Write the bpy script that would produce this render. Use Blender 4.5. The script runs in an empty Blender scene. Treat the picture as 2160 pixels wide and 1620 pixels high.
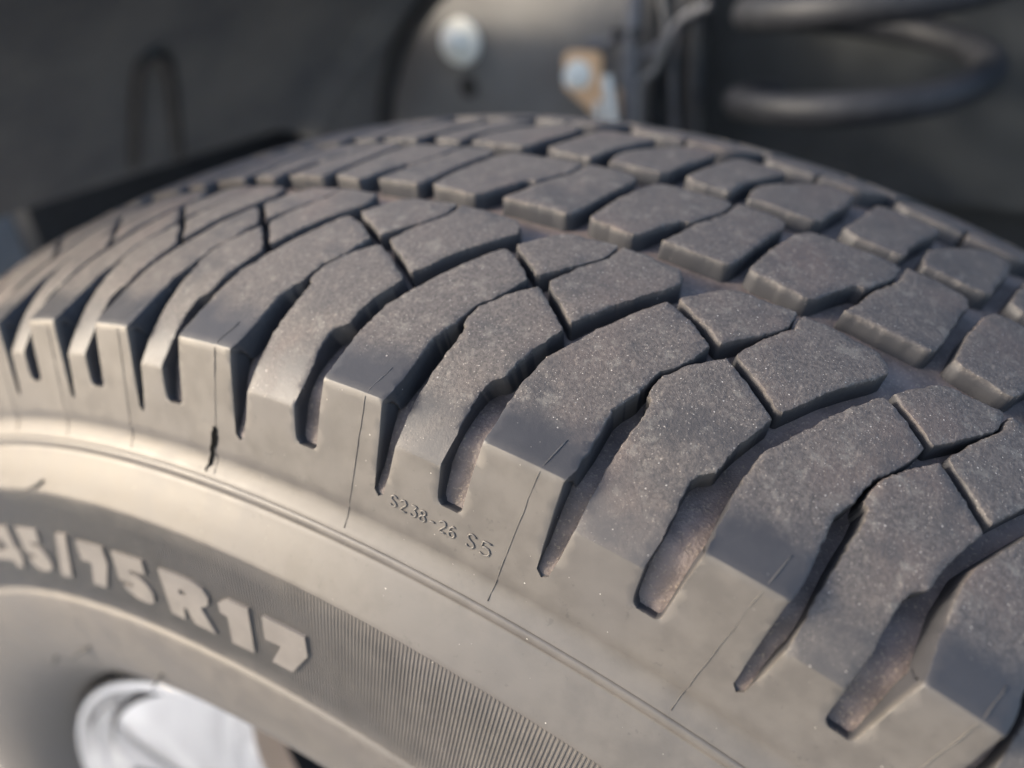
import bpy, bmesh, math, random
from mathutils import Vector, Matrix, noise
from mathutils.geometry import delaunay_2d_cdt
R_ = math.radians
SC = bpy.context.scene
COL = SC.collection

# ------------------------------------------------------------------ camera
cam_d = bpy.data.cameras.new('camera'); cam = bpy.data.objects.new('camera', cam_d); COL.objects.link(cam)
cam.matrix_world = Matrix(((0.870473, -0.234733, 0.432639, 0.119707),
                           (0.490970, 0.476568, -0.729268, -0.199650),
                           (-0.034998, 0.847221, 0.530086, 0.462214),
                           (0, 0, 0, 1)))
cam_d.sensor_fit = 'HORIZONTAL'; cam_d.sensor_width = 36.0; cam_d.lens = 27.0926
cam_d.clip_start = 0.01; cam_d.clip_end = 400.0
cam_d.dof.use_dof = True; cam_d.dof.focus_distance = 0.150; cam_d.dof.aperture_fstop = 6.4
SC.camera = cam
# ------------------------------------------------------------------ sky, sun, exposure
SUN = Vector((-0.74, -0.52, 0.42)).normalized()
w = bpy.data.worlds.new('World'); SC.world = w; w.use_nodes = True
nt = w.node_tree; nt.nodes.clear()
sky = nt.nodes.new('ShaderNodeTexSky'); sky.sky_type = 'NISHITA'; sky.sun_disc = False
sky.dust_density = 2.5; sky.ozone_density = 0.7; sky.air_density = 0.9
sky.sun_elevation = math.asin(SUN.z); sky.sun_rotation = math.atan2(SUN.x, SUN.y)
bg = nt.nodes.new('ShaderNodeBackground'); bg.inputs['Strength'].default_value = 0.15
wo = nt.nodes.new('ShaderNodeOutputWorld')
nt.links.new(sky.outputs[0], bg.inputs[0]); nt.links.new(bg.outputs[0], wo.inputs[0])
sd = bpy.data.lights.new('sun', 'SUN'); sd.energy = 1.9; sd.angle = R_(11.0); sd.color = (1.0, 0.91, 0.76)
so = bpy.data.objects.new('sun', sd); COL.objects.link(so); so.location = SUN * 3
so.rotation_euler = SUN.to_track_quat('Z', 'Y').to_euler()
SC.view_settings.view_transform = 'Standard'; SC.view_settings.look = 'None'
SC.view_settings.exposure = 1.68; SC.view_settings.gamma = 1.0
SC.cycles.max_bounces = 6; SC.cycles.caustics_reflective = False; SC.cycles.caustics_refractive = False

# ------------------------------------------------------------------ helpers
def tag(o, label=None, cat=None, group=None, kind=None):
    for k, v in (('label', label), ('category', cat), ('group', group), ('kind', kind)):
        if v: o[k] = v
    return o
def link(name, me, mat=None, parent=None):
    o = bpy.data.objects.new(name, me); COL.objects.link(o)
    if mat is not None: me.materials.append(mat)
    if parent is not None: o.parent = parent
    return o
def empty(name, loc=(0, 0, 0)):
    o = bpy.data.objects.new(name, None); COL.objects.link(o); o.location = loc; o.empty_display_size = .05
    return o
def mesh(name, vs, fs, smooth=True, sharp=None, attrs=None):
    me = bpy.data.meshes.new(name); me.from_pydata(vs, [], fs); me.update()
    if smooth: me.polygons.foreach_set('use_smooth', [True] * len(me.polygons))
    if sharp: me.set_sharp_from_angle(angle=R_(sharp))
    for k, vals in (attrs or {}).items():
        a = me.attributes.new(k, 'FLOAT', 'POINT'); a.data.foreach_set('value', vals)
    return me
def tube(path, rad, n=12, close=False, caps=True):
    """vertices and faces of a swept round bar; rad is a number or a list"""
    P = [Vector(q) for q in path]; m = len(P); vs = []; fs = []
    up = Vector((0, 0, 1)); prev = None
    for i in range(m):
        a = P[(i - 1) % m] if (close or i > 0) else P[i]; b = P[(i + 1) % m] if (close or i < m - 1) else P[i]
        t = (b - a).normalized()
        if prev is None:
            u = up if abs(t.z) < .9 else Vector((1, 0, 0)); nx = t.cross(u).normalized()
        else:
            nx = (prev - t * prev.dot(t)).normalized()
        prev = nx; ny = t.cross(nx); r = rad[i] if isinstance(rad, (list, tuple)) else rad
        for k in range(n):
            c = 2 * math.pi * k / n; vs.append(P[i] + (nx * math.cos(c) + ny * math.sin(c)) * r)
    for i in range(m if close else m - 1):
        for k in range(n):
            j = (i + 1) % m; k2 = (k + 1) % n
            fs.append((i * n + k, i * n + k2, j * n + k2, j * n + k))
    if caps and not close:
        fs.append(tuple(range(n))[::-1]); fs.append(tuple((m - 1) * n + k for k in range(n)))
    return vs, fs
def revolve(prof, n, a0=0.0, a1=360.0, close=True):
    """prof: list of (r, y); angle measured from the top (+Z) towards +X"""
    vs = []; fs = []; m = len(prof); cnt = n if close else n + 1
    for i in range(cnt):
        th = R_(a0 + (a1 - a0) * i / n); s, c = math.sin(th), math.cos(th)
        for r, y in prof: vs.append((r * s, y, r * c))
    for i in range(n):
        j = (i + 1) % cnt
        for k in range(m - 1): fs.append((i * m + k, i * m + k + 1, j * m + k + 1, j * m + k))
    return vs, fs
def boxv(c, s):
    x, y, z = c; a, b, d = s[0] / 2, s[1] / 2, s[2] / 2
    vs = [(x + i * a, y + j * b, z + k * d) for i in (-1, 1) for j in (-1, 1) for k in (-1, 1)]
    fs = [(0, 1, 3, 2), (4, 6, 7, 5), (0, 4, 5, 1), (2, 3, 7, 6), (0, 2, 6, 4), (1, 5, 7, 3)]
    return vs, fs
def bevel(me, off, seg=2):
    bm = bmesh.new(); bm.from_mesh(me)
    bmesh.ops.bevel(bm, geom=bm.edges[:], offset=off, segments=seg, profile=.5, affect='EDGES')
    bm.to_mesh(me); bm.free(); me.polygons.foreach_set('use_smooth', [True] * len(me.polygons)); me.set_sharp_from_angle(angle=R_(40))
    return me
def join(parts):
    V = []; F = []
    for vs, fs in parts:
        o = len(V); V += [tuple(v) for v in vs]; F += [tuple(i + o for i in f) for f in fs]
    return V, F
def sstep(a, b, x):
    t = min(1.0, max(0.0, (x - a) / (b - a))); return t * t * (3 - 2 * t)

# ------------------------------------------------------------------ materials
class NT:
    def __init__(s, name):
        s.m = bpy.data.materials.new(name); s.m.use_nodes = True; s.t = s.m.node_tree; s.t.nodes.clear()
        s.out = s.n('ShaderNodeOutputMaterial'); s.b = s.n('ShaderNodeBsdfPrincipled'); s.l(s.b.outputs[0], s.out.inputs[0])
        s.co = s.n('ShaderNodeTexCoord').outputs['Object']
    def n(s, t, **k):
        o = s.t.nodes.new(t)
        for a, v in k.items(): setattr(o, a, v)
        return o
    def l(s, a, b): s.t.links.new(a, b)
    def put(s, sock, v):
        if hasattr(v, 'links'): s.l(v, sock)
        elif isinstance(v, (tuple, list)): sock.default_value = tuple(v) + ((1,) if len(v) == 3 and len(sock.default_value) == 4 else ())
        else: sock.default_value = v
    def noise(s, scale, detail=3, rough=.55, vec=None):
        o = s.n('ShaderNodeTexNoise'); o.inputs['Scale'].default_value = scale; o.inputs['Detail'].default_value = detail
        o.inputs['Roughness'].default_value = rough; s.l(vec or s.co, o.inputs['Vector']); return o.outputs['Fac']
    def ramp(s, f, lo, hi, a=0.0, b=1.0):
        o = s.n('ShaderNodeMapRange'); o.clamp = True; o.interpolation_type = 'SMOOTHSTEP'
        s.put(o.inputs['Value'], f); o.inputs['From Min'].default_value = lo; o.inputs['From Max'].default_value = hi
        o.inputs['To Min'].default_value = a; o.inputs['To Max'].default_value = b; return o.outputs['Result']
    def math(s, op, a, b=0.0, c=0.0):
        o = s.n('ShaderNodeMath', operation=op); s.put(o.inputs[0], a); s.put(o.inputs[1], b); s.put(o.inputs[2], c); return o.outputs[0]
    def mix(s, f, a, b):
        o = s.n('ShaderNodeMix', data_type='RGBA'); s.put(o.inputs['Factor'], f); s.put(o.inputs[6], a); s.put(o.inputs[7], b); return o.outputs[2]
    def mixf(s, f, a, b):
        o = s.n('ShaderNodeMix', data_type='FLOAT'); s.put(o.inputs['Factor'], f); s.put(o.inputs[2], a); s.put(o.inputs[3], b); return o.outputs[0]
    def attr(s, name):
        o = s.n('ShaderNodeAttribute'); o.attribute_name = name; return o.outputs['Fac']
    def bump(s, h, dist, strength=1.0, prev=None):
        o = s.n('ShaderNodeBump'); o.inputs['Distance'].default_value = dist; o.inputs['Strength'].default_value = strength
        s.l(h, o.inputs['Height'])
        if prev is not None: s.l(prev, o.inputs['Normal'])
        return o.outputs['Normal']
    def set(s, **k):
        for a, v in k.items(): s.put(s.b.inputs[a.replace('_', ' ')], v)
        return s.m

def rubber_mat(name='tyre_rubber', k=1.0):
    t = NT(name)
    worn = t.attr('worn'); bloom_and_sun = t.attr('bloom_and_sun')  # brown rubber bloom, plus sunlight painted on the shoulder pocket walls
    n1 = t.noise(140, 4, .6); n2 = t.noise(1300, 4, .65); n3 = t.noise(3600, 2, .6); n4 = t.noise(35, 3, .5)
    # the worn/unworn line wanders
    worn2 = t.ramp(t.math('ADD', worn, t.math('MULTIPLY', t.math('SUBTRACT', n1, .5), 1.1)), .15, .95)
    base = t.mix(n1, (.028, .028, .031), (.046, .045, .048))
    wornc = t.mix(t.ramp(n2, .3, .7), (.048, .043, .041), (.102, .089, .081))
    wornc = t.mix(t.math('MULTIPLY', t.ramp(n4, .5, .75), .45), wornc, (.105, .078, .068))
    # scuffs: stretched pale smears and dark rubbed patches
    mp = t.n('ShaderNodeMapping'); mp.inputs['Scale'].default_value = (1.0, .22, 1.0); mp.inputs['Rotation'].default_value = (0, 0, .5); t.l(t.co, mp.inputs['Vector'])
    sc = t.noise(750, 5, .7, mp.outputs[0])
    wornc = t.mix(t.math('MULTIPLY', t.ramp(sc, .56, .72), .55), wornc, (.190, .160, .135))
    wornc = t.mix(t.math('MULTIPLY', t.ramp(t.noise(55, 5, .7), .50, .66), .65), wornc, (.043, .041, .042))
    wornc = t.mix(t.math('MULTIPLY', t.ramp(t.noise(240, 5, .72), .54, .66), .5), wornc, (.160, .146, .128))
    c = t.mix(worn2, base, wornc)
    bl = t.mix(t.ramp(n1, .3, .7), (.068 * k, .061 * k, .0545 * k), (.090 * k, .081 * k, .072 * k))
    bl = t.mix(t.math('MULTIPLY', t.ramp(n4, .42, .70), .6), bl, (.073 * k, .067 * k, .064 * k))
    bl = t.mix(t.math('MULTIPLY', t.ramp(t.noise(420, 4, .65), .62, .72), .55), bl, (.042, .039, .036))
    c = t.mix(bloom_and_sun, c, bl)
    # embedded grit: small pale grains, most of them on the worn faces
    v = t.n('ShaderNodeTexVoronoi'); v.inputs['Scale'].default_value = 1250; t.l(t.co, v.inputs['Vector'])
    sep = t.n('ShaderNodeSeparateColor'); t.l(v.outputs['Color'], sep.inputs[0])
    rad = t.math('MULTIPLY', t.math('POWER', sep.outputs[0], 1.6), .22)
    g = t.math('LESS_THAN', v.outputs['Distance'], rad)
    pick = t.math('GREATER_THAN', sep.outputs[1], t.mixf(t.math('MULTIPLY', worn2, t.ramp(n1, .35, .65, .35, 1.0)), .95, .12))
    grit = t.math('MULTIPLY', g, pick)
    c = t.mix(t.math('MULTIPLY', grit, t.ramp(sep.outputs[2], .2, 1.0, .15, .75)), c, (.52, .48, .43))
    v2 = t.n('ShaderNodeTexVoronoi'); v2.inputs['Scale'].default_value = 2300; t.l(t.co, v2.inputs['Vector'])
    s2 = t.n('ShaderNodeSeparateColor'); t.l(v2.outputs['Color'], s2.inputs[0])
    g2 = t.math('MULTIPLY', t.math('LESS_THAN', v2.outputs['Distance'], t.math('MULTIPLY', s2.outputs[0], .36)), t.math('GREATER_THAN', s2.outputs[1], .45))
    g2 = t.math('MULTIPLY', g2, worn2)
    c = t.mix(t.math('MULTIPLY', g2, t.ramp(s2.outputs[2], 0.0, 1.0, .1, .6)), c, (.34, .30, .26))
    ro = t.mixf(worn2, .50, .60); ro = t.mixf(bloom_and_sun, ro, t.ramp(n1, .3, .7, .46, .56)); ro = t.mixf(grit, ro, .28)
    h = t.math('ADD', t.math('MULTIPLY', n2, .6), t.math('MULTIPLY', n3, .4))
    st = t.mixf(bloom_and_sun, t.mixf(worn2, .25, 1.0), .10)
    bp = t.n('ShaderNodeBump'); bp.inputs['Distance'].default_value = .00025; t.l(st, bp.inputs['Strength']); t.l(h, bp.inputs['Height'])
    bn = t.bump(n1, .0008, .10, bp.outputs[0])
    bn = t.bump(grit, .00012, 1.0, bn)
    return t.set(Base_Color=c, Roughness=ro, Normal=bn, Specular_IOR_Level=t.mixf(bloom_and_sun, .30, .6))
def groove_mat():
    t = NT('groove_rubber')
    n1 = t.noise(180, 4, .6); n2 = t.noise(1500, 3, .6)
    c = t.mix(t.ramp(n1, .3, .7), (.078, .060, .053), (.138, .108, .096))
    c = t.mix(t.math('MULTIPLY', t.ramp(n2, .55, .70), .5), c, (.30, .24, .17))
    return t.set(Base_Color=c, Roughness=.6, Normal=t.bump(n2, .0005, .5))
def plastic_mat(name, c0, c1, ro=.55, scale=60, bscale=900, bd=.0006, spots=0.0):
    t = NT(name); n1 = t.noise(scale, 4, .6); n2 = t.noise(bscale, 3, .6)
    c = t.mix(t.ramp(n1, .3, .7), c0, c1)
    if spots: c = t.mix(t.math('MULTIPLY', t.ramp(t.noise(260, 2, .6), .66, .74), spots), c, (.22, .21, .20))
    return t.set(Base_Color=c, Roughness=ro, Normal=t.bump(n2, bd, .6))
def metal_mat(name, c0, c1, ro=.3, scale=80, metallic=1.0, bd=.0003):
    t = NT(name); n1 = t.noise(scale, 4, .6)
    return t.set(Base_Color=t.mix(n1, c0, c1), Metallic=metallic, Roughness=t.mixf(n1, ro * .8, ro * 1.25), Normal=t.bump(t.noise(scale * 9, 3), bd, .4))
M_RUB = rubber_mat(); M_LETTER = rubber_mat('letter_rubber', 1.6); M_GRV = groove_mat()
M_LINER = plastic_mat('liner_plastic', (.070, .072, .078), (.140, .135, .128), .6, 11, 600, .001, .5)
M_SHIELD = plastic_mat('shield_plastic', (.13, .123, .115), (.18, .172, .16), .6, 14, 500, .0008)
M_PALE = plastic_mat('stand_in_grey', (.20, .215, .23), (.27, .285, .30), .5, 10)  # grey of the added panel in the far left gap
M_BLACK = plastic_mat('black_rubber', (.010, .010, .011), (.018, .018, .019), .5)
t_ = NT('slit_shade'); M_SLIT_SHADE = t_.set(Base_Color=(.006, .006, .006), Roughness=1.0, Specular_IOR_Level=0.0)  # matte black painted as the shade inside the shoulder slit
M_DARK = plastic_mat('frame_paint', (.009, .011, .012), (.017, .019, .020), .6, 30, 300, .001)
M_SPRING = plastic_mat('spring_paint', (.012, .013, .016), (.020, .021, .025), .5, 40, 400, .0008)
M_SPRING.node_tree.nodes['Principled BSDF'].inputs['Specular IOR Level'].default_value = .25
M_HOSE = plastic_mat('hose_rubber', (.085, .083, .088), (.13, .128, .132), .5, 40)
M_ZINC = metal_mat('zinc', (.82, .80, .72), (.90, .88, .80), .45, 80, .2)
M_GOLD = metal_mat('yellow_zinc', (.74, .46, .25), (.86, .60, .38), .45, 90, .3)
M_ALLOY = metal_mat('machined_alloy', (.88, .89, .91), (.95, .95, .96), .09, 30, 1.0, .0001)
M_ALLOY_D = metal_mat('cast_alloy', (.30, .25, .21), (.42, .35, .29), .45, 60)
M_GROUND = plastic_mat('asphalt', (.16, .165, .17), (.46, .46, .46), .85, 4, 120, .004)

# ------------------------------------------------------------------ ground
gv = [(-60, -60, -.395), (60, -60, -.395), (60, 60, -.395), (-60, 60, -.395)]
tag(link('ground', mesh('ground', gv, [(0, 1, 2, 3)], False), M_GROUND), 'grey asphalt ground glimpsed beyond the wheel arch', kind='structure')

# ------------------------------------------------------------------ tyre section
YC = .00166; C2 = .89678; C4 = 120.543
def prof(y, kind='A'):
    u = abs(y - YC); v = min(u, .075)
    r = .4 - C2 * v * v - C4 * v ** 4
    if u > .075: r -= .338 * (u - .075) + (u - .075) ** 2
    if kind == 'B' and u > .083: r -= 15 * (u - .083) ** 2
    return r
YE = .102; RC = prof(-YE); BT = math.atan(.25); CB, SB = math.cos(BT), math.sin(BT)
VB = -104.25; RB = prof(VB / 1000, 'B')
SOFF = (102 + (RC - RB) * 1000 / CB) - 104.25            # S coordinate minus B coordinate
def section(v, kind):
    """profile point (r, y) at coordinate v (mm), near side, and its outward normal"""
    def raw(v):
        if kind == 'A':
            if v > -102: return prof(v / 1000), v / 1000
            s = (-102 - v) / 1000; return RC - s * CB, -YE - s * SB
        if v > VB: return prof(v / 1000, 'B'), v / 1000
        s = (VB - v) / 1000; y0 = -YE - (RC - RB) * .25; return RB - s * CB, y0 - s * SB
    r, y = raw(v)
    e = 2.0; ra, ya = raw(v - e); rb, yb = raw(v + e)
    dr, dy = rb - ra, yb - ya; L = math.hypot(dr, dy)
    return r, y, dy / L, -dr / L
def depth(v, kind):
    """groove depth (mm, positive) at coordinate v"""
    s = v if kind == 'A' or v > VB else v - SOFF
    if s > -62: return 4.9
    if s > -102: return 4.9 + 2.6 * sstep(-66, -84, s) - 2.3 * sstep(-90, -102, s)
    if s > -117: return 5.2 + (3.4 - 5.2) * (s + 102) / -15
    return max(.35, 3.4 * (1 - (s + 117) / -7.8))
def surf(th, v, h, kind, far):
    r, y, nr, ny = section(v, kind)
    r += nr * h / 1000; y += ny * h / 1000
    if far: y = 2 * YC - y
    t = R_(th); return (r * math.sin(t), y, r * math.cos(t))

# pitch starts (degrees); the seven in the middle are as on the photographed tyre
PS = {-3: -18.452, -2: -13.677, -1: -8.760, 0: -3.854, 1: 2.821, 2: 8.626, 3: 15.324, 4: 21.067}
rng = random.Random(4)
seq = [4.9, 5.78, 6.7]
T = dict(PS); j = 4
while T[j] < 150: T[j + 1] = T[j] + rng.choice(seq); j += 1
j = -3
for a in (5.78, 5.78, 4.9, 6.7): T[j - 1] = T[j] - a; j -= 1
rest = T[max(T)] - 360; need = T[min(T)] - rest; k = round(need / 5.8)
for i in range(k): T[j - 1] = T[j] - need / k; j -= 1
JMIN, JMAX = min(T), max(T)
T[JMAX + 1] = T[JMIN + 1] + 360; T[JMAX + 2] = T[JMIN + 2] + 360
T2, L2 = T[2], T[3] - T[2]
SG = [(-130, 0), (-86, 0), (-80, .1), (-74, .4), (-67, .95), (-60, 1.55), (-55, 2.0), (-48, 2.8), (-42, 3.4), (-33, 3.65), (-8, 4.25), (1, 4.6), (4, 2.0), (17, 2.0), (24, 2.5), (32, 3.4), (42, 4.2), (60, 4.2)]
def sigma(v):
    if v <= SG[0][0]: return SG[0][1]
    for (a, x), (b, z) in zip(SG, SG[1:]):
        if v <= b: return x + (z - x) * (v - a) / (b - a)
    return SG[-1][1]
TH_REF = 33.0
def place(th, v, j, far):
    ph = (th - T2 - sigma(v)) / L2
    L = T[j + 1] - T[j]
    if far: return T[j] + (TH_REF - 2 * T2 - L2 - sigma(v)) + (1 - ph) * L
    own = T[j] + sigma(v) + ph * (L2 if ph < 0 else L)
    nxt = T[j + 1] + sigma(v) + (ph - 1) * L2
    k = sstep(.5, .85, ph) * sstep(-80, -103, v)
    return own + (nxt - own) * k
LB = T2 - .150 * L2; RBm = T2 + .850 * L2; VT = 11.15     # shared boundaries below the groove ends
POLY = {
 'A': [(LB, -125), (LB, -119.2), (7.95, -119.3), (8.10, -118.6), (8.19, -109), (8.30, -102.4), (8.274, -93.64), (8.28, -88.42), (8.46, -80.52), (9.004, -73.91), (9.572, -66.96), (10.178, -60.2), (10.653, -55.27), (10.867, -55.42), (11.633, -58.15), (12.538, -62.75), (12.236, -68.43), (11.954, -71.8), (11.657, -73.93), (11.527, -76.92), (11.424, -80.57), (11.228, -82.7), (11.077, -85.57), (11.103, -93.32), (11.04, -99.8), (10.90, -102.8), (10.91, -112), (10.936, -122.4), (VT, -123.7), (VT, -125)],
 'B': [(VT, -125), (VT, -123.7), (11.365, -122.8), (11.5, -118), (11.62, -111.2), (11.641, -103.9), (11.624, -97.21), (11.704, -91.9), (11.869, -84.34), (11.86, -80.31), (11.70, -79.87), (11.66, -77.85), (11.743, -74.46), (12.241, -69.59), (13.092, -63.88), (14.007, -67.99), (15.036, -72.91), (14.832, -75.97), (14.555, -80.61), (14.407, -84.15), (14.338, -87.8), (13.996, -89.2), (13.841, -91.12), (13.848, -94.31), (13.89, -99.2), (13.79, -103.8), (13.80, -111.2), (13.85, -116.33), (13.907, -118.4), (14.07, -119.2), (RBm, -119.3), (RBm, -125)],
 'A1': [(10.925, -52.98), (11.405, -48.64), (11.98, -43.96), (12.427, -42.48), (13.245, -42.29), (14.197, -41.51), (14.281, -42.84), (14.27, -46.55), (14.194, -48.58), (13.749, -53.17), (13.154, -57.83), (12.729, -61.16), (12.152, -58.17), (11.441, -55.4)],
 'B1': [(13.261, -61.7), (13.76, -54.61), (14.036, -51.35), (14.376, -47.63), (14.395, -44.16), (14.423, -41.83), (14.778, -42.0), (15.358, -41.8), (16.327, -42.79), (16.868, -42.73), (17.207, -45.69), (17.323, -48.09), (17.093, -51.0), (16.506, -56.43), (15.982, -61.46), (15.491, -67.09), (15.147, -70.73), (15.019, -70.67), (14.305, -66.99), (13.521, -63.49)],
 'P': [(12.251, -32.74), (12.471, -20.16), (12.882, -7.97), (13.257, -2.85), (13.91, -1.72), (14.885, -1.7), (15.817, -0.93), (16.332, -1.03), (16.651, -2.52), (16.579, -7.63), (16.496, -10.83), (16.115, -16.38), (15.85, -20.6), (15.506, -20.97), (15.001, -27.58), (14.618, -33.49), (14.389, -35.3), (14.112, -35.41), (13.323, -34.3), (12.581, -34.0)],
 'Q': [(15.451, -33.89), (15.809, -27.26), (16.013, -20.76), (16.38, -15.27), (16.644, -10.84), (16.724, -6.47), (16.804, -0.68), (17.328, -0.44), (18.105, -0.45), (18.652, -1.21), (18.999, -2.64), (19.081, -6.13), (18.876, -12.39), (18.692, -20.96), (18.515, -28.78), (18.352, -33.51), (18.124, -34.59), (17.686, -34.24), (16.849, -34.33), (15.991, -33.8)],
 'U': [(10.646, 5.02), (10.546, 10.97), (10.646, 17.09), (11.182, 23.76), (12.022, 32.29), (12.797, 38.43), (13.309, 39.34), (13.904, 38.5), (14.081, 35.98), (14.058, 27.41), (13.632, 12.86), (13.508, 7.36), (13.165, 5.36), (12.152, 5.06), (11.297, 5.15)],
 'V': [(14.268, 8.11), (14.543, 16.55), (14.795, 26.22), (14.991, 36.22), (15.394, 38.5), (15.832, 38.41), (16.509, 38.4), (17.066, 38.6), (17.622, 37.9), (17.606, 34.28), (17.317, 27.51), (16.928, 19.06), (16.686, 11.9), (16.646, 6.58), (16.504, 4.9), (16.111, 5.0), (15.463, 4.99), (14.801, 5.31)],
}
# on B blocks the lower face is written in shoulder-face coordinates: move them onto B's own coordinate
POLY['B'] = [(a, v if v > -105 else v + SOFF) for a, v in POLY['B']]

def smooth_outline(pts, step, rnd, fixed):
    """round the corners by rnd (mm), then resample at step (mm)"""
    out = []; n = len(pts)
    for i in range(n):
        p, a, b = Vector(pts[i]), Vector(pts[i - 1]), Vector(pts[(i + 1) % n])
        if fixed(pts[i]): out.append(p); continue
        da, db = a - p, b - p; ra = min(rnd, da.length * .4); rb = min(rnd, db.length * .4)
        pa = p + da.normalized() * ra; pb = p + db.normalized() * rb
        for t in (0, .33, .67, 1): out.append(pa * (1 - t) ** 2 + p * 2 * t * (1 - t) + pb * t * t)
    res = []; n = len(out)
    for i in range(n):
        a, b = out[i], out[(i + 1) % n]; d = (b - a).length
        if d < 1e-6: continue
        k = max(1, round(d / step))
        for q in range(k): res.append(a + (b - a) * (q / k))
    clean = []
    for q in res:
        if not clean or (q - clean[-1]).length > step * .3: clean.append(q)
    if (clean[0] - clean[-1]).length < step * .3: clean.pop()
    return clean
def inside(p, poly):
    c = False; n = len(poly); x, y = p
    for i in range(n):
        a, b = poly[i], poly[i - 1]
        if (a[1] > y) != (b[1] > y) and x < (b[0] - a[0]) * (y - a[1]) / (b[1] - a[1]) + a[0]: c = not c
    return c
RR = 390.0
def make_block(kind, j, far, fine):
    base = 'B' if kind == 'B' else 'A'
    shoulder = kind in 'AB'
    vend = -125.0 if base == 'A' else -125.0 + SOFF
    low = lambda v: shoulder and v < vend + 6.2                   # part of the outline that merges with its neighbours
    # outline in mm on the unrolled surface
    pts = []
    for th, v in POLY[kind]:
        pts.append((R_(place(th, v, j, far)) * RR, v))
    if far: pts = pts[::-1]
    step = .9 if fine else 2.6
    ol = smooth_outline(pts, step, .7 if fine else .8, lambda q: low(q[1]) or (shoulder and abs(q[1] + (102 if base == 'A' else -VB)) < 1.0))
    seed = j * 7.3 + ord(kind[0]) * 1.7 + len(kind) * 3.1 + (50 if far else 0)
    n = len(ol)
    area = sum(ol[i - 1].x * ol[i].y - ol[i].x * ol[i - 1].y for i in range(n))
    if area < 0: ol = ol[::-1]
    calm = [q.copy() for q in ol]
    wj = [0.0 if low(q.y) or (shoulder and q.y < -100) else 1.0 for q in ol]
    if fine:
        for i, q in enumerate(ol):
            d1 = noise.noise(Vector((q.x * .35, q.y * .35, seed))) * .20 + noise.noise(Vector((q.x * 1.6, q.y * 1.6, seed + 9))) * .38
            d2 = noise.noise(Vector((q.x * .35, q.y * .35, seed + 31))) * .20 + noise.noise(Vector((q.x * 1.6, q.y * 1.6, seed + 40))) * .38
            q.x += d1 * wj[i]; q.y += d2 * wj[i]
    nor = []
    for i in range(n):
        t = ol[(i + 1) % n] - ol[i - 1]; t = t.normalized() if t.length > 1e-9 else Vector((1, 0))
        nor.append(Vector((t.y, -t.x)))                            # outward for counter-clockwise
    fil = [0.0 if low(q.y) else (.45 if shoulder and q.y < -98 else 1.0) for q in ol]
    sharp_fac = .6 if shoulder else (.7 if kind in ('A1', 'B1') else .95)
    def ring(inset, h, hscale=True):
        out = []
        for i, q in enumerate(ol):
            p = q - nor[i] * inset * fil[i] * sharp_fac
            out.append((p.x, p.y, h * fil[i]))
        return out
    rings = [ring(.62, 0), ring(.22, -.13), ring(.02, -.48)]
    low1 = []; low2 = []
    for i, q in enumerate(ol):
        d = depth(q.y, base)
        o = 0.0 if low(q.y) else .35
        q = q.lerp(calm[i], .75)
        p = q + nor[i] * o * .4; low1.append((p.x, p.y, -max(d * .45, .05)))
        q = calm[i]; p = q + nor[i] * o; low2.append((p.x, p.y, -(d + .6)))
    rings += [low1, low2]
    # top face
    inner = [Vector((a, b)) for a, b, _ in rings[0]]
    g = 2.0 if fine else 5.0
    xs = [q.x for q in inner]; ys = [q.y for q in inner]
    cand = []
    y = min(ys) + g * .5; row = 0
    while y < max(ys):
        x = min(xs) + (g * .5 if row % 2 else 0)
        while x < max(xs): cand.append((x, y)); x += g
        y += g; row += 1
    if shoulder:
        vc = -102 if base == 'A' else VB
        for dv in (-.12, .12):
            x = min(xs)
            while x < max(xs): cand.append((x, vc + dv)); x += 1.2 if fine else 4
    keep = []
    for c in cand:
        if not inside(c, inner): continue
        cv = Vector(c)
        if min((cv - q).length_squared for q in inner) < (g * .35) ** 2: continue
        if shoulder and abs(abs(c[1] - vc) - .12) > .01 and abs(c[1] - vc) < .7: continue
        keep.append(cv)
    vc2, _, fc, ov, _, _ = delaunay_2d_cdt(inner + keep, [], [list(range(len(inner)))], 1, 1e-5)
    V = []; W = []; BLm = []; F = []
    def add(x, v, h, wall=False, pocket_sun=0.0):
        th = math.degrees(x / RR)
        # worn faces are not perfectly even
        hh = h
        if fine and not wall and not low(v):
            hh += (sstep(vend + 6.5, vend + 20, v) if shoulder else 1.0) * ( noise.noise(Vector((x * .12, v * .12, seed))) * .16 + noise.noise(Vector((x * .5, v * .5, 3.0))) * .06)
        V.append(surf(th, v, hh, base, far))
        s = v if base == 'A' or v > VB else v - SOFF
        if shoulder and base == 'A': wn = 1 - sstep(-85, -100, v); bl = 1.0 if v < -102 else 0.0
        elif shoulder: wn = (1 - .55 * sstep(-86, -102, v)) if v > VB else 0; bl = 1.0 if v < VB else .35 * sstep(-94, -104, v)
        else: wn = 1.0; bl = 0.0
        if wall:
            k = sstep(-.25, -.9, h); wn *= (1 - k) * .8; bl = bl * (1 - k) + (.04 + 1.6 * pocket_sun) * k
        W.append(wn); BLm.append(min(1.0, bl))
    # outline vertices of the CDT may be reordered: index rings separately and weld by orig ids
    idx0 = {}
    for i, q in enumerate(vc2):
        add(q.x, q.y, 0.0)
        for o in ov[i]:
            if o < n: idx0[o] = i
    for f in fc: F.append(tuple(f))
    prev = [idx0.get(i, 0) for i in range(n)]
    for rg in rings[1:]:
        st = len(V)
        for i, (x, v, h) in enumerate(rg): add(x, v, h, True, 1.0 if shoulder and -93 < ol[i].y < -76 and nor[i].y < -.35 else 0.0)  # outward pocket walls are coloured tan as if the sun caught them
        cur = list(range(st, st + n))
        for i in range(n):
            k = (i + 1) % n; F.append((prev[i], cur[i], cur[k], prev[k]))
        prev = cur
    if far: F = [f[::-1] for f in F]
    return V, F, W, BLm

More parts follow.
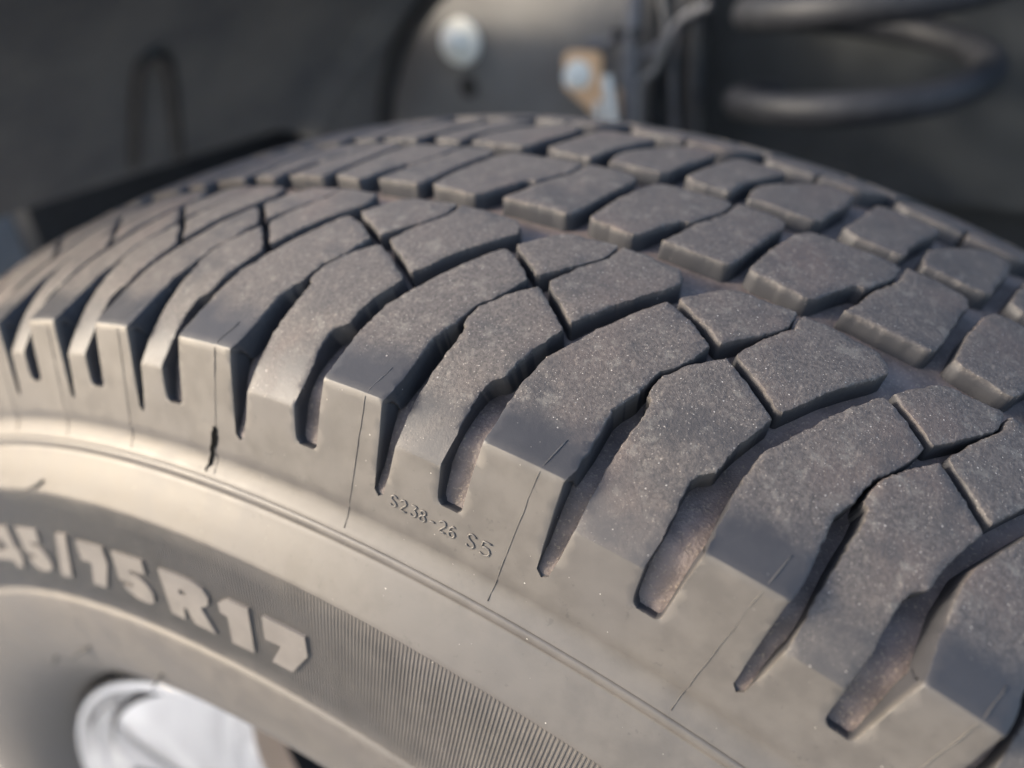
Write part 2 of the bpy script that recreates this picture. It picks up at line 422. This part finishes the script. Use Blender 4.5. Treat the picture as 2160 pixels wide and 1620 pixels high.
tyre = tag(empty('tyre', (0, 0, 0)), 'worn black all terrain tyre with brownish sidewall, chunky tread and raised size lettering', 'tyre')
def fix_normals(me):
    bm = bmesh.new(); bm.from_mesh(me); bmesh.ops.recalc_face_normals(bm, faces=bm.faces[:]); bm.to_mesh(me); bm.free()
KINDS = ['A', 'B', 'A1', 'B1', 'P', 'Q', 'U', 'V']
restV, restF, restW, restB = [], [], [], []
for j in range(JMIN, JMAX + 1):
    near = -38 < T[j] < 24
    for kind in KINDS:
        for far in ((False, True) if kind in ('A', 'B', 'A1', 'B1') else (False,)):
            fine = near and not far
            V, F, W, Bm = make_block(kind, j, far, fine)
            if near:
                me = mesh('tread_block', V, F, True, 38, {'worn': W, 'bloom_and_sun': Bm})
                fix_normals(me); me.set_sharp_from_angle(angle=R_(38))
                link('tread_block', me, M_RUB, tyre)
            else:
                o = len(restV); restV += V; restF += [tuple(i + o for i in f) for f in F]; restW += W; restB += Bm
me = mesh('tread_blocks', restV, restF, True, 38, {'worn': restW, 'bloom_and_sun': restB}); fix_normals(me); me.set_sharp_from_angle(angle=R_(38))
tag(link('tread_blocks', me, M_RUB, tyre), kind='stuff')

# ---- carcass: groove floor, shoulder, both sidewalls
floor = []
v = 0.0
while v > -124.6:
    r, y, nr, ny = section(v, 'A'); d = depth(v, 'A') / 1000
    floor.append((r - nr * d, y - ny * d, 0.0)); v -= 1.6 if v > -112 else .8
fi = [i for i in range(len(floor)) if .3595 < floor[i][0] < .3865]
for _ in range(40):
    floor = [((floor[i - 1][0] + 2 * floor[i][0] + floor[i + 1][0]) / 4, (floor[i - 1][1] + 2 * floor[i][1] + floor[i + 1][1]) / 4, 0.0) if i in fi and 0 < i < len(floor) - 1 else floor[i] for i in range(len(floor))]
r, y, nr, ny = section(-124.9, 'A'); floor.append((r - nr * .00034, y - ny * .00034, 0.0))
tail = []
for s in (125.0, 127, 129): tail.append((RC - (s - 102) / 1000 * CB, -YE - (s - 102) / 1000 * SB))
tail += [(.3538, -.10845), (.3529, -.10865), (.3520, -.1090), (.3510, -.10955), (.3500, -.1102), (.3491, -.1108), (.3485, -.1113), (.34835, -.11135), (.34825, -.1108), (.3480, -.1108), (.34785, -.1114),
         (.3476, -.1117), (.3470, -.11195), (.3462, -.1121), (.3459, -.1119), (.3455, -.1119), (.3452, -.1122), (.3442, -.1128), (.3430, -.1136), (.3405, -.1152), (.3375, -.11705), (.3350, -.1184), (.3341, -.11895), (.3338, -.1190), (.33355, -.1188), (.3334, -.11835),
         (.3280, -.1192), (.3150, -.12075), (.3020, -.1223), (.2964, -.12285), (.2960, -.1231), (.2955, -.1236), (.2945, -.1240), (.2900, -.1246), (.2840, -.1248), (.2770, -.1243),
         (.2700, -.1230), (.2620, -.1205), (.2550, -.1173), (.2490, -.1135), (.2440, -.1095), (.2405, -.1060), (.2375, -.1015), (.2350, -.0960), (.2300, -.0900), (.2200, -.0870)]
prof_pts = floor + [(r, y, .92 if .2966 < r < .3333 else 1.0) for r, y in tail]
mirror = [(r, 2 * YC - y, b) for r, y, b in prof_pts[1:]][::-1]
full = mirror + prof_pts
NSEG = 900
vs, fs = revolve([(r, y) for r, y, _ in full], NSEG)
bl = [b for _, _, b in full] * NSEG
me = mesh('carcass', vs, fs, True, 50, {'worn': [0.0] * len(vs), 'bloom_and_sun': bl}); fix_normals(me); me.set_sharp_from_angle(angle=R_(50))
car = link('carcass', me, M_RUB, tyre); me.materials.append(M_GRV)
nb = len(mirror); m = len(full) - 1
lo, hi = len(tail), len(full) - len(tail) - 1
mi = [0] * len(me.polygons)
cen = [0.0] * (3 * len(me.polygons)); me.polygons.foreach_get('center', cen)
for i in range(len(me.polygons)):
    x, y, z = cen[3 * i:3 * i + 3]
    if math.hypot(x, z) > .3602: mi[i] = 1
me.polygons.foreach_set('material_index', mi)

# ---- fine radial ridges of the sidewall band
BAND = [(.3329, -.11845), (.3280, -.1192), (.3150, -.12075), (.3020, -.1223), (.2968, -.12282)]
NR = 2125
vs = []; fs = []
for i in range(NR):
    c = 360.0 / NR * i; wd = 360.0 / NR
    for k, (r, y) in enumerate(BAND):
        hh = .00021 if 0 < k < 4 else .00010
        for dt, h in ((-.46, -.0001), (-.20, hh), (.12, hh), (.30, -.0001)):
            t = R_(c + dt * wd); vs.append((r * math.sin(t), y - h, r * math.cos(t)))
    o = i * 20
    for k in range(4):
        for q in range(3):
            a = o + k * 4 + q; fs.append((a, a + 1, a + 5, a + 4))
me = mesh('fine_ridges', vs, fs, False, None, {'worn': [0.0] * len(vs), 'bloom_and_sun': [.92] * len(vs)}); fix_normals(me)
tag(link('fine_ridges', me, M_RUB, tyre), 'band of fine radial ridges on the sidewall', kind='stuff')

# ---- raised size lettering 245/75R17
def band_y(r): return -.1186 + (-.1232 + .1186) * (r - .3336) / (.2954 - .3336)
LET = [
 [(-30.6, 320.5), (-28.4, 320.6), (-27.7, 317.6), (-28.1, 314.8), (-29.4, 310.6), (-27.3, 309.9), (-27.2, 306.0), (-31.2, 306.0), (-31.0, 309.6), (-29.7, 314.6), (-29.6, 316.6), (-30.6, 316.4)],
 [(-23.551, 320.54), (-21.518, 320.58), (-21.625, 312.53), (-21.331, 312.12), (-21.40, 308.2), (-21.7, 308.0), (-21.8, 305.6), (-22.9, 305.6), (-22.95, 307.79), (-24.446, 308.27), (-26.841, 308.6), (-26.711, 311.95)],
 [(-20.31, 320.61), (-17.777, 320.5), (-17.95, 315.93), (-19.205, 315.54), (-19.171, 314.71), (-18.376, 314.12), (-17.857, 312.06), (-17.65, 309.39), (-17.825, 307.09), (-18.373, 305.59), (-19.315, 305.31), (-20.146, 306.53), (-20.404, 308.36), (-20.433, 309.8), (-19.646, 309.62), (-19.401, 310.04), (-19.329, 311.09), (-20.435, 311.4)],
 [(-15.541, 320.61), (-14.47, 320.81), (-15.83, 304.95), (-16.984, 305.3)],
 [(-13.599, 319.78), (-11.143, 319.98), (-11.189, 314.62), (-12.194, 305.44), (-13.49, 305.33), (-12.831, 313.06), (-13.796, 313.28)],
 [(-10.362, 319.78), (-7.889, 319.97), (-7.893, 315.62), (-9.248, 315.15), (-9.267, 314.12), (-8.647, 313.75), (-8.077, 312.06), (-7.776, 309.67), (-7.877, 306.6), (-8.496, 305.29), (-9.353, 305.72), (-10.131, 307.24), (-10.334, 309.16), (-9.49, 309.18), (-9.329, 310.14), (-9.425, 310.73), (-10.526, 310.36)],
 [(-6.666, 319.68), (-4.3, 319.9), (-3.6, 318.9), (-3.3, 316.8), (-3.45, 314.2), (-4.05, 312.0), (-3.283, 305.13), (-4.79, 305.4), (-5.215, 309.6), (-5.40, 309.6), (-5.515, 305.33), (-6.587, 305.5)],
 [(-2.003, 319.33), (-0.678, 319.58), (-0.712, 305.42), (-2.18, 305.13), (-2.16, 313.54), (-2.625, 313.8), (-2.646, 316.76)],
 [(0.169, 319.56), (2.588, 319.78), (2.682, 314.06), (1.676, 305.9), (0.434, 305.81), (1.103, 312.6), (0.154, 312.3)],
]
HOLES = {1: [(-23.6, 316.3), (-22.95, 314.0), (-22.95, 311.9), (-24.6, 311.9)], 6: [(-5.45, 315.6), (-4.95, 315.2), (-4.95, 314.0), (-5.45, 313.8)]}
def raised(polys, h):
    """polys: outline plus holes in (deg, mm radius)"""
    pts = []; edges = []; faces = []
    for pl in polys:
        dense = []
        for i in range(len(pl)):
            a, b = pl[i], pl[(i + 1) % len(pl)]
            k = max(1, round(math.hypot(R_(b[0] - a[0]) * 312, b[1] - a[1]) / 1.6))
            dense += [(a[0] + (b[0] - a[0]) * q / k, a[1] + (b[1] - a[1]) * q / k) for q in range(k)]
        s = len(pts); pts += dense; faces.append(list(range(s, len(pts))))
        edges += [(s + i, s + (i + 1) % len(dense)) for i in range(len(dense))]
    P2 = [Vector((R_(a) * 312, r)) for a, r in pts]
    vc, ec, fc, ov, _, _ = delaunay_2d_cdt(P2, [], [faces[0]], 1, 1e-5) if len(polys) == 1 else delaunay_2d_cdt(P2, edges, [], 2, 1e-5)
    if len(polys) > 1:
        outer = [pts[i] for i in faces[0]]; hole = [pts[i] for i in faces[1]]
        good = []
        for f in fc:
            c = (sum(math.degrees(vc[i].x / 312) for i in f) / len(f), sum(vc[i].y for i in f) / len(f))
            if inside(c, outer) and not inside(c, hole): good.append(f)
        fc = good
    V = []; F = []
    def pt(x, r, hh):
        t = x / 312; rr = r / 1000; return (rr * math.sin(t), band_y(rr) - hh, rr * math.cos(t))
    for q in vc: V.append(pt(q.x, q.y, h))
    F += [tuple(f) for f in fc]
    idx = {}
    for i, os_ in enumerate(ov):
        for o in os_: idx[o] = i
    for loop in faces:
        st = len(V)
        for i in loop: q = P2[i]; V.append(pt(q.x, q.y, -.0006))
        for k in range(len(loop)):
            a, b = loop[k], loop[(k + 1) % len(loop)]
            F.append((idx[a], idx[b], st + (k + 1) % len(loop), st + k))
    return V, F
for i, pl in enumerate(LET):
    V, F = raised([pl] + ([HOLES[i]] if i in HOLES else []), .00085)
    me = mesh('letter', V, F, True, 35, {'worn': [0.0] * len(V), 'bloom_and_sun': [1.0] * len(V)}); fix_normals(me); me.set_sharp_from_angle(angle=R_(35))
    link('letter', me, M_LETTER, tyre)

# ---- small moulded code on the shoulder: S238-26 S5
GL = {'S': [[(.9, .85), (.6, 1), (.3, 1), (.08, .8), (.25, .58), (.7, .42), (.9, .22), (.7, 0), (.3, 0), (.05, .15)]],
      '2': [[(.08, .8), (.3, 1), (.7, 1), (.9, .75), (.7, .5), (.05, 0), (.95, 0)]],
      '3': [[(.1, 1), (.9, 1), (.45, .6), (.8, .5), (.9, .25), (.65, 0), (.3, 0), (.05, .15)]],
      '8': [[(.5, .55), (.15, .7), (.2, .95), (.5, 1), (.8, .95), (.85, .7), (.5, .55), (.1, .38), (.1, .1), (.5, 0), (.9, .1), (.9, .38), (.5, .55)]],
      '-': [[(.1, .45), (.8, .45)]],
      '6': [[(.75, .95), (.45, 1), (.15, .75), (.08, .3), (.3, 0), (.7, 0), (.92, .25), (.75, .5), (.4, .55), (.1, .35)]],
      '5': [[(.95, 1), (.2, 1), (.14, .52), (.45, .64), (.78, .58), (.95, .36), (.85, .10), (.5, 0), (.08, .10)]]}
def side_pt(th, r, h):
    y = None
    for (r0, y0), (r1, y1) in zip(tail, tail[1:]):
        if min(r0, r1) <= r <= max(r0, r1): y = y0 + (y1 - y0) * ((r - r0) / (r1 - r0) if r1 != r0 else 0)
    t = R_(th); return Vector((r * math.sin(t), y - h, r * math.cos(t)))
def shoulder_pt(th, vS, h):
    if vS < -126: return side_pt(th, RC - (-102 - vS) / 1000 * CB, h / 1000)
    r, y, nr, ny = section(vS, 'A'); r += nr * h / 1000; y += ny * h / 1000
    t = R_(th); return Vector((r * math.sin(t), y, r * math.cos(t)))
CODE = [('S', 5.50, 2.5, .30), ('2', 5.88, 2.5, .30), ('3', 6.30, 2.5, .30), ('8', 6.66, 2.5, .28), ('-', 7.06, 2.5, .26), ('2', 7.42, 2.5, .30), ('6', 7.80, 2.5, .29), ('S', 8.48, 3.1, .36), ('5', 8.98, 3.1, .40)]
for ch, th0, hgt, wid in CODE:
    parts = []
    for st in GL[ch]:
        fine = []
        for i in range(len(st) - 1):
            for q in range(3): fine.append((st[i][0] + (st[i + 1][0] - st[i][0]) * q / 3, st[i][1] + (st[i + 1][1] - st[i][1]) * q / 3))
        fine.append(st[-1])
        for _ in range(0 if ch == '5' else 1):
            fine = [fine[0]] + [tuple((fine[i - 1][c] + 2 * fine[i][c] + fine[i + 1][c]) / 4 for c in (0, 1)) for i in range(1, len(fine) - 1)] + [fine[-1]]
        path = [shoulder_pt(th0 + a * wid, -124.4 - (th0 - 5.5) * .30 + b * hgt, .10) for a, b in fine]
        parts.append(tube(path, .00021, 6))
    V, F = join(parts); link('letter', mesh('letter', V, F, True, None, {'worn': [0.0] * len(V), 'bloom_and_sun': [1.0] * len(V)}), M_RUB, tyre)

# ---- mould parting lines over the protruding lugs and down to the rib
for j in range(-6, 5):
    a = place(10.16, -102, j, False); b = T[j] + (9.731 - T2) / L2 * (T[j + 1] - T[j])
    path = []
    for i in range(26):
        f = i / 25; v = -95 - f * 39.2
        th = a + (b - a) * max(0, (-102 - v) / 33) + (.25 * (v + 102) / 7 if v > -102 else 0) + noise.noise(Vector((i * .5, j * 3.1, 0))) * .03
        path.append(shoulder_pt(th, v, .04))
    V, F = tube(path, [.00007 + .00009 * abs(noise.noise(Vector((i * .7, j * 1.9, 5)))) * 2 for i in range(26)], 5)
    link('parting_line', mesh('parting_line', V, F, True, None, {'worn': [0.0] * len(V), 'bloom_and_sun': [.75] * len(V)}), M_RUB, tyre)

# ---- torn mould flash at the shoulder: a lip ending in a raw step
V = []; F = []; rows = 14; W_ = []
for i in range(rows):
    f = i / (rows - 1); vS = -122.2 - f * 12.0
    thE = -2.67 - .55 * f + noise.noise(Vector((i * .9, 3.3, 0))) * .10
    top = .22 * min(1, f * 4) * (1 - .35 * f)
    for dt, h in ((-1.6, -.15), (-.9, .12 * top), (-.35, .55 * top), (-.05, top), (0.0, top * .9), (.02, -.5), (.10, -.6)):
        V.append(shoulder_pt(thE + dt, vS, h)); W_.append(1.0 if dt <= -.05 else 0.0)
for i in range(rows - 1):
    for k in range(6): a = i * 7 + k; F.append((a, a + 1, a + 8, a + 7))
me = mesh('mould_flash', V, F, True, 30, {'worn': [0.0] * len(V), 'bloom_and_sun': W_}); link('mould_flash', me, M_RUB, tyre)
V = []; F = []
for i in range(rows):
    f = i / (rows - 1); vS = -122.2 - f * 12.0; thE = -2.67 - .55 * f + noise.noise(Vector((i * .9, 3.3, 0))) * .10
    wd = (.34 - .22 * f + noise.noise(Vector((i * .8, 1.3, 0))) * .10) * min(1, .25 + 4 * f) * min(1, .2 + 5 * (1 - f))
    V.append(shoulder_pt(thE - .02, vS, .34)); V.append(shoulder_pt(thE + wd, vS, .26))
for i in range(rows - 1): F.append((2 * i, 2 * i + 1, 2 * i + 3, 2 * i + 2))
link('tear_shade', mesh('tear_shade', V, F), M_SLIT_SHADE, tyre)  # black strip laid over the surface, stands in for shade in the slit

# ---- rubber vent hairs on the sidewall
for (t0, r0, t1, r1, lift) in ((-15.0, .3372, -16.4, .3349, .0016), (-19.4, .2745, -24.6, .2650, .0028), (-11.0, .2735, -12.6, .2665, .003), (-30.5, .262, -32.5, .258, .002)):
    path = [side_pt(t0 + (t1 - t0) * q / 5, r0 + (r1 - r0) * q / 5, .0002 + lift * (q / 5)) for q in range(6)]
    V, F = tube(path, [.0005, .0005, .00046, .00044, .0004, .00025], 7)
    link('vent_hair', mesh('vent_hair', V, F), M_BLACK, tyre)

# ------------------------------------------------------------------ wheel
wheel = tag(empty('alloy_wheel', (0, 0, 0)), 'bright silver alloy wheel showing below the tyre sidewall', 'wheel')
rimp = [(.2150, -.080), (.2255, -.0905), (.2300, -.0960), (.2330, -.1005), (.2338, -.1030), (.2328, -.1050), (.2305, -.1058), (.2285, -.1050), (.2272, -.1025), (.2250, -.0990), (.2225, -.0975), (.2205, -.0965), (.2190, -.0945), (.2180, -.0910), (.2160, -.0890)]
vs, fs = revolve(rimp, 240); me = mesh('rim_lip', vs, fs, True, 50); fix_normals(me); link('rim_lip', me, M_ALLOY, wheel)
barrel = [(.2160, -.0885), (.2120, -.0700), (.2060, -.0400), (.2000, .0200), (.2100, .0800), (.2300, .0900), (.2340, .1020), (.2330, .1060)]
vs, fs = revolve(barrel, 160); me = mesh('rim_barrel', vs, fs, True, 50); link('rim_barrel', me, M_BLACK, wheel)
# five broad spokes
def spoke(c0):
    V = []; F = []; na, nr_ = 24, 12
    for i in range(nr_ + 1):
        r = .060 + (.2165 - .060) * i / nr_; half = max(9, 28 - (.207 - r) * 285)
        y = -.0890 + .016 * ((.2165 - r) / .157) ** 1.5
        for k in range(na + 1):
            a = -1 + 2 * k / na; e = .004 * sstep(.88, 1.0, abs(a))
            t = R_(c0 + half * a); V.append((r * math.sin(t), y + e - .0075 * (1 - a * a), r * math.cos(t)))
    for i in range(nr_):
        for k in range(na): a = i * (na + 1) + k; F.append((a, a + 1, a + na + 2, a + na + 1))
    return V, F
def spoke_side(c0, s):
    V = []; F = []; nr_ = 12
    for i in range(nr_ + 1):
        r = .060 + (.2165 - .060) * i / nr_; half = max(9, 28 - (.207 - r) * 285)
        y = -.0890 + .016 * ((.2165 - r) / .157) ** 1.5 + .004
        for dy, da in ((0, 0), (.003, .8), (.007, 1.7), (.011, 2.2)):
            t = R_(c0 + s * (half + da)); V.append((r * math.sin(t), y + dy, r * math.cos(t)))
    for i in range(nr_):
        for k in range(3): a = i * 4 + k; F.append((a, a + 1, a + 5, a + 4))
    return V, F
for q in range(5):
    c0 = -49.5 + 72 * q
    sp = link('spoke', mesh('spoke', *spoke(c0)), M_ALLOY, wheel)
    for s in (-1, 1): link('spoke_side', mesh('spoke_side', *spoke_side(c0, s)), M_ALLOY_D, sp)
vs, fs = revolve([(.0, -.080), (.030, -.080), (.034, -.078), (.075, -.074), (.080, -.05)], 60)
link('hub_cap', mesh('hub_cap', vs, fs, True, 40), M_ALLOY, wheel)

# ------------------------------------------------------------------ wheel arch
liner = tag(empty('wheel_arch_liner', (-.36, .1, .3)), 'dark grey moulded plastic liner curving round inside the wheel arch', 'liner')
def lpart(name, V, F, mat, parent, smooth=True, sharp=40):
    off = parent.location
    pa = parent
    while pa.parent is not None: pa = pa.parent; off = off + pa.location
    me = mesh(name, [(v[0] - off[0], v[1] - off[1], v[2] - off[2]) for v in V], F, smooth, sharp); fix_normals(me); me.set_sharp_from_angle(angle=R_(sharp))
    return link(name, me, mat, parent)
LP = [(.500, -.135), (.500, -.05), (.501, .05), (.500, .15), (.499, .22), (.498, .290), (.490, .306), (.470, .312), (.471, .316), (.495, .311), (.503, .292), (.504, .15), (.504, -.135), (.500, -.135)]
vs, fs = revolve(LP, 60, -52.6, -22, False)
lpart('shell', vs, fs, M_LINER, liner)
# black inverted-U bar standing in for the shade round a recessed slot
def cyl(a, y, r): t = R_(a); return (r * math.sin(t), y, r * math.cos(t))
def at_cyl(px, py, r):
    f = cam_d.lens / 36 * 2160
    d = cam.matrix_world.to_3x3() @ Vector(((px - 1080) / f, -(py - 810) / f, -1)); c = cam.matrix_world.translation
    a = d.x ** 2 + d.z ** 2; b = c.x * d.x + c.z * d.z; q = c.x ** 2 + c.z ** 2 - r * r
    return tuple(c + d * ((-b + math.sqrt(b * b - a * q)) / a))
path = [at_cyl(a, b, .500) for a, b in ((282, 345), (284, 260), (288, 180), (298, 130), (324, 106), (350, 130), (361, 180), (369, 260), (378, 345))]
sm = []
for i in range(len(path) - 1):
    for q in range(4): sm.append(tuple(path[i][c] + (path[i + 1][c] - path[i][c]) * q / 4 for c in range(3)))
V, F = tube(sm, .0046, 10); lpart('slot_shade', V, F, M_BLACK, liner)

def at(px, py, y):
    """a point of the wheel well at depth y, given by the direction in which the camera sees it"""
    f = cam_d.lens / 36 * 2160
    d = cam.matrix_world.to_3x3() @ Vector(((px - 1080) / f, -(py - 810) / f, -1))
    c = cam.matrix_world.translation; return c + d * ((y - c.y) / d.y)
# inner shield with a curved cut-out, edged with black rubber
sh = tag(empty('inner_splash_shield', (-.30, .315, .25)), 'dark flat splash shield with a curved black edge beside the liner', 'shield')
arc = [Vector((-.298, .314, .285)), Vector((-.296, .314, .312)), Vector((-.289, .314, .338)), Vector((-.277, .314, .363)), Vector((-.260, .314, .386)), Vector((-.240, .314, .405)), Vector((-.215, .314, .421)), Vector((-.18, .314, .434)), Vector((-.13, .314, .445))]
arc = [arc[0] + Vector((-.001, 0, .010))] + arc[1:7]
V = []; F = []
for q in arc: V += [tuple(q), (q.x - .22, .314, q.z)]
for q in arc: V += [(q.x, .3175, q.z), (q.x - .22, .3175, q.z)]
na = len(arc)
for i in range(na - 1):
    F.append((2 * i, 2 * i + 1, 2 * i + 3, 2 * i + 2)); F.append((2 * na + 2 * i, 2 * na + 2 * i + 2, 2 * na + 2 * i + 3, 2 * na + 2 * i + 1)); F.append((2 * i, 2 * i + 2, 2 * na + 2 * i + 2, 2 * na + 2 * i))
lpart('panel', V, F, M_LINER, sh)
V, F = tube(arc, .0075, 10); lpart('edge_trim', V, F, M_BLACK, sh)

# grey body panel behind, with its bolt and drain hole
bp = tag(empty('inner_body_panel', (-.15, .37, .25)), 'plain grey inner panel behind the tyre carrying one big pale bolt', 'panel')
V, F = boxv((-.2125, .372, .33), (.245, .004, .36)); lpart('sheet', V, F, M_SHIELD, bp, False)
c = at(970, 88, .366)
def disc(c, r, y0, y1, n=32, r2=None, ax=Vector((.12, -1, .10))):
    a = ax.normalized(); u = a.cross(Vector((0, 0, 1))).normalized(); w_ = u.cross(a)
    c = Vector(c); V = []; F = []; r2 = r2 or r
    for rr, h in ((r, y0), (r2, y1)):
        for k in range(n): t = 2 * math.pi * k / n; V.append(c + a * h + (u * math.cos(t) + w_ * math.sin(t)) * rr)
    for k in range(n): k2 = (k + 1) % n; F.append((k, k2, n + k2, n + k))
    F.append(tuple(range(n))[::-1]); F.append(tuple(range(n, 2 * n))); return V, F
V, F = join([disc(c, .0185, -.006, .002, 36, .017)]); bolt = lpart('washer', V, F, M_ZINC, bp)
V, F = join([disc(c + Vector((-.002, -.004, -.001)), .0105, -.002, .007, 6, .0100), disc(c + Vector((-.002, -.004, -.001)), .0085, .007, .0095, 24, .006)]); lpart('bolt_head', V, F, M_ZINC, bolt)
hc = at(988, 184, .3695); V, F = disc(hc, .0085, -.002, .0006, 24, .0085, Vector((0, -1, 0))); lpart('drain_hole', V, F, M_BLACK, bp)

# gold plated bracket with bolt, hose clip
br = tag(empty('gold_bracket', at(1230, 170, .35)), 'small gold plated metal bracket with a bolt above the tyre', 'bracket')
Yb = .350
px = [(1188, 118), (1200, 108), (1255, 108), (1266, 118), (1268, 190), (1300, 262), (1282, 270), (1190, 185)]
f3 = [at(a, b, Yb) for a, b in px]; n = len(f3)
V = f3 + [q + Vector((0, .004, 0)) for q in f3]; F = [tuple(range(n)), tuple(range(n, 2 * n))[::-1]] + [(i, (i + 1) % n, n + (i + 1) % n, n + i) for i in range(n)]
lpart('plate', V, F, M_GOLD, br, False)
c = at(1219, 158, Yb - .001); V, F = disc(c, .0105, -.002, .0025, 24, .010); wsh = lpart('washer', V, F, M_ZINC, br)
V, F = disc(c + Vector((-.002, -.002, -.001)), .0068, 0, .009, 6, .0062); lpart('bolt_head', V, F, M_ZINC, wsh)
px = [(1298, 190), (1310, 185), (1328, 210), (1326, 240), (1305, 250)]
f3 = [at(a, b, Yb + .002) for a, b in px]; n = len(f3)
V = f3 + [q + Vector((0, .004, 0)) for q in f3]; F = [tuple(range(n)), tuple(range(n, 2 * n))[::-1]] + [(i, (i + 1) % n, n + (i + 1) % n, n + i) for i in range(n)]
lpart('tab', V, F, M_GOLD, br, False)
cl = tag(empty('hose_clip', at(1286, 230, .343)), 'bright silver hose clip just right of the gold bracket', 'clip')
V, F = tube([at(1279, 160, .343), at(1284, 200, .343), at(1292, 255, .343), at(1297, 300, .343)], .0038, 10); lpart('spring_band', V, F, M_ZINC, cl)
V, F = tube([at(1262, 215, .344), at(1264, 240, .344), at(1266, 262, .344)], .0032, 10); lpart('screw', V, F, M_ZINC, cl)

# hoses and cables hanging in front of the frame
def hose(pts, rad, label, mat=M_HOSE, name='brake_hose', cat='hose'):
    P = [at(*q) for q in pts]; sm = []
    for i in range(len(P) - 1):
        a, b, c_, d = P[max(0, i - 1)], P[i], P[i + 1], P[min(len(P) - 1, i + 2)]
        for q in range(6):
            t = q / 6; sm.append(.5 * ((2 * b) + (c_ - a) * t + (2 * a - 5 * b + 4 * c_ - d) * t * t + (3 * b - a - 3 * c_ + d) * t ** 3))
    sm.append(P[-1]); base = P[-1]
    V, F = tube([q - base for q in sm], rad, 12)
    o = link(name, mesh(name, V, F), mat); o.location = base; tag(o, label, cat); return o
hose([(1345, -80, .36), (1338, 20, .355), (1330, 110, .35), (1330, 200, .35), (1332, 330, .35)], .0065, 'grey flexible hose hanging right of the gold bracket')
hose([(1240, 95, .352), (1275, 92, .352), (1300, 80, .352), (1325, 60, .356)], .0035, 'short thin cable leading off above the gold bracket', M_HOSE, 'cable', 'cable')
hose([(1405, -60, .38), (1400, 60, .375), (1385, 150, .37), (1370, 330, .37)], .0040, 'thin dark cable between the grey hose and the wide tube', M_BLACK, 'cable', 'cable')
hose([(1478, -80, .36), (1470, 40, .36), (1466, 160, .36), (1460, 340, .36)], .0085, 'wide dark upright tube left of the coil spring', M_BLACK, 'damper_tube', 'tube')

hose([(1300, -60, .40), (1310, 60, .40), (1372, 150, .39), (1400, 330, .39)], .0050, 'dark cable slanting behind the grey hose', M_BLACK, 'cable', 'cable')
hose([(1432, -60, .37), (1438, 50, .37), (1420, 150, .368), (1428, 330, .368)], .0032, 'thin grey cable close beside the wide dark tube', M_HOSE, 'cable', 'cable')
# small fittings beside the bracket
ft = tag(empty('cable_clamp', at(1325, 120, .352)), 'small dark clamp gripping the grey hose above the bracket', 'clamp')
V, F = boxv(at(1325, 70, .352), (.020, .012, .008)); bevel(lpart('band', V, F, M_BLACK, ft, False).data, .0015)
V, F = disc(at(1345, 70, .346), .0042, 0, .006, 6, .004); lpart('bolt_head', V, F, M_DARK, ft)
hose([(1392, -40, .352), (1404, 60, .35), (1384, 140, .348), (1346, 190, .346), (1352, 330, .346)], .0028, 'thin pale grey cable curling past the grey hose', M_SHIELD, 'cable', 'cable')
hose([(1500, 10, .352), (1440, 40, .35), (1400, 90, .35), (1340, 130, .352)], .0034, 'dark cable crossing from the wide tube to the grey hose', M_HOSE, 'cable', 'cable')
# coil spring
cs = tag(empty('coil_spring', (.060, .33, .25)), 'thick dark painted coil spring at the right behind the tyre', 'spring')
path = []; XC = at(1800, 210, .33).x; ZF = at(1770, 236, .258).z
for i in range(330):
    a = -math.pi / 2 + (i / 330 * 3.4 - .35) * 2 * math.pi
    z = ZF + .050 * (a + math.pi / 2) / (2 * math.pi)
    path.append(Vector((XC + .068 * math.cos(a), .33 + .068 * math.sin(a), z)))
V, F = tube(path, .0094, 14); lpart('coil', V, F, M_SPRING, cs)
V, F = revolve([(.0, 0)], 4) if False else disc((XC, .33, .30), .052, -.10, .25, 32, .050, Vector((0, 0, 1)))
lpart('bump_stop_tube', V, F, M_DARK, cs)
# frame rail and the dark back of the well
fr = tag(empty('frame_rail', (.1, .45, .2)), 'black painted frame rail across the back of the wheel well', 'frame')
me_v, me_f = boxv((.12, .47, .33), (.95, .05, .14)); o = lpart('rail', me_v, me_f, M_DARK, fr, False)
V, F = boxv((.1, .52, .2), (1.6, .02, 1.0)); lpart('floor_panel', V, F, M_DARK, fr, False)
lb = tag(empty('bumper_support', (-.60, .2, .1)), 'black support panel in the dark gap below the liner', 'panel')
V, F = boxv((-.60, .395, .16), (.03, .47, .36)); me = lpart('plate', V, F, M_BLACK, lb, False)
bc = tag(empty('ground_stand_in', (-.80, 0, .1)), 'added grey panel standing in for the ground in the gap at the far left edge', 'bumper')
V, F = boxv((-.80, .02, .12), (.04, .50, .42)); bevel(lpart('shell', V, F, M_PALE, bc, False).data, .015)  # added slab, fills the gap in place of the brighter ground
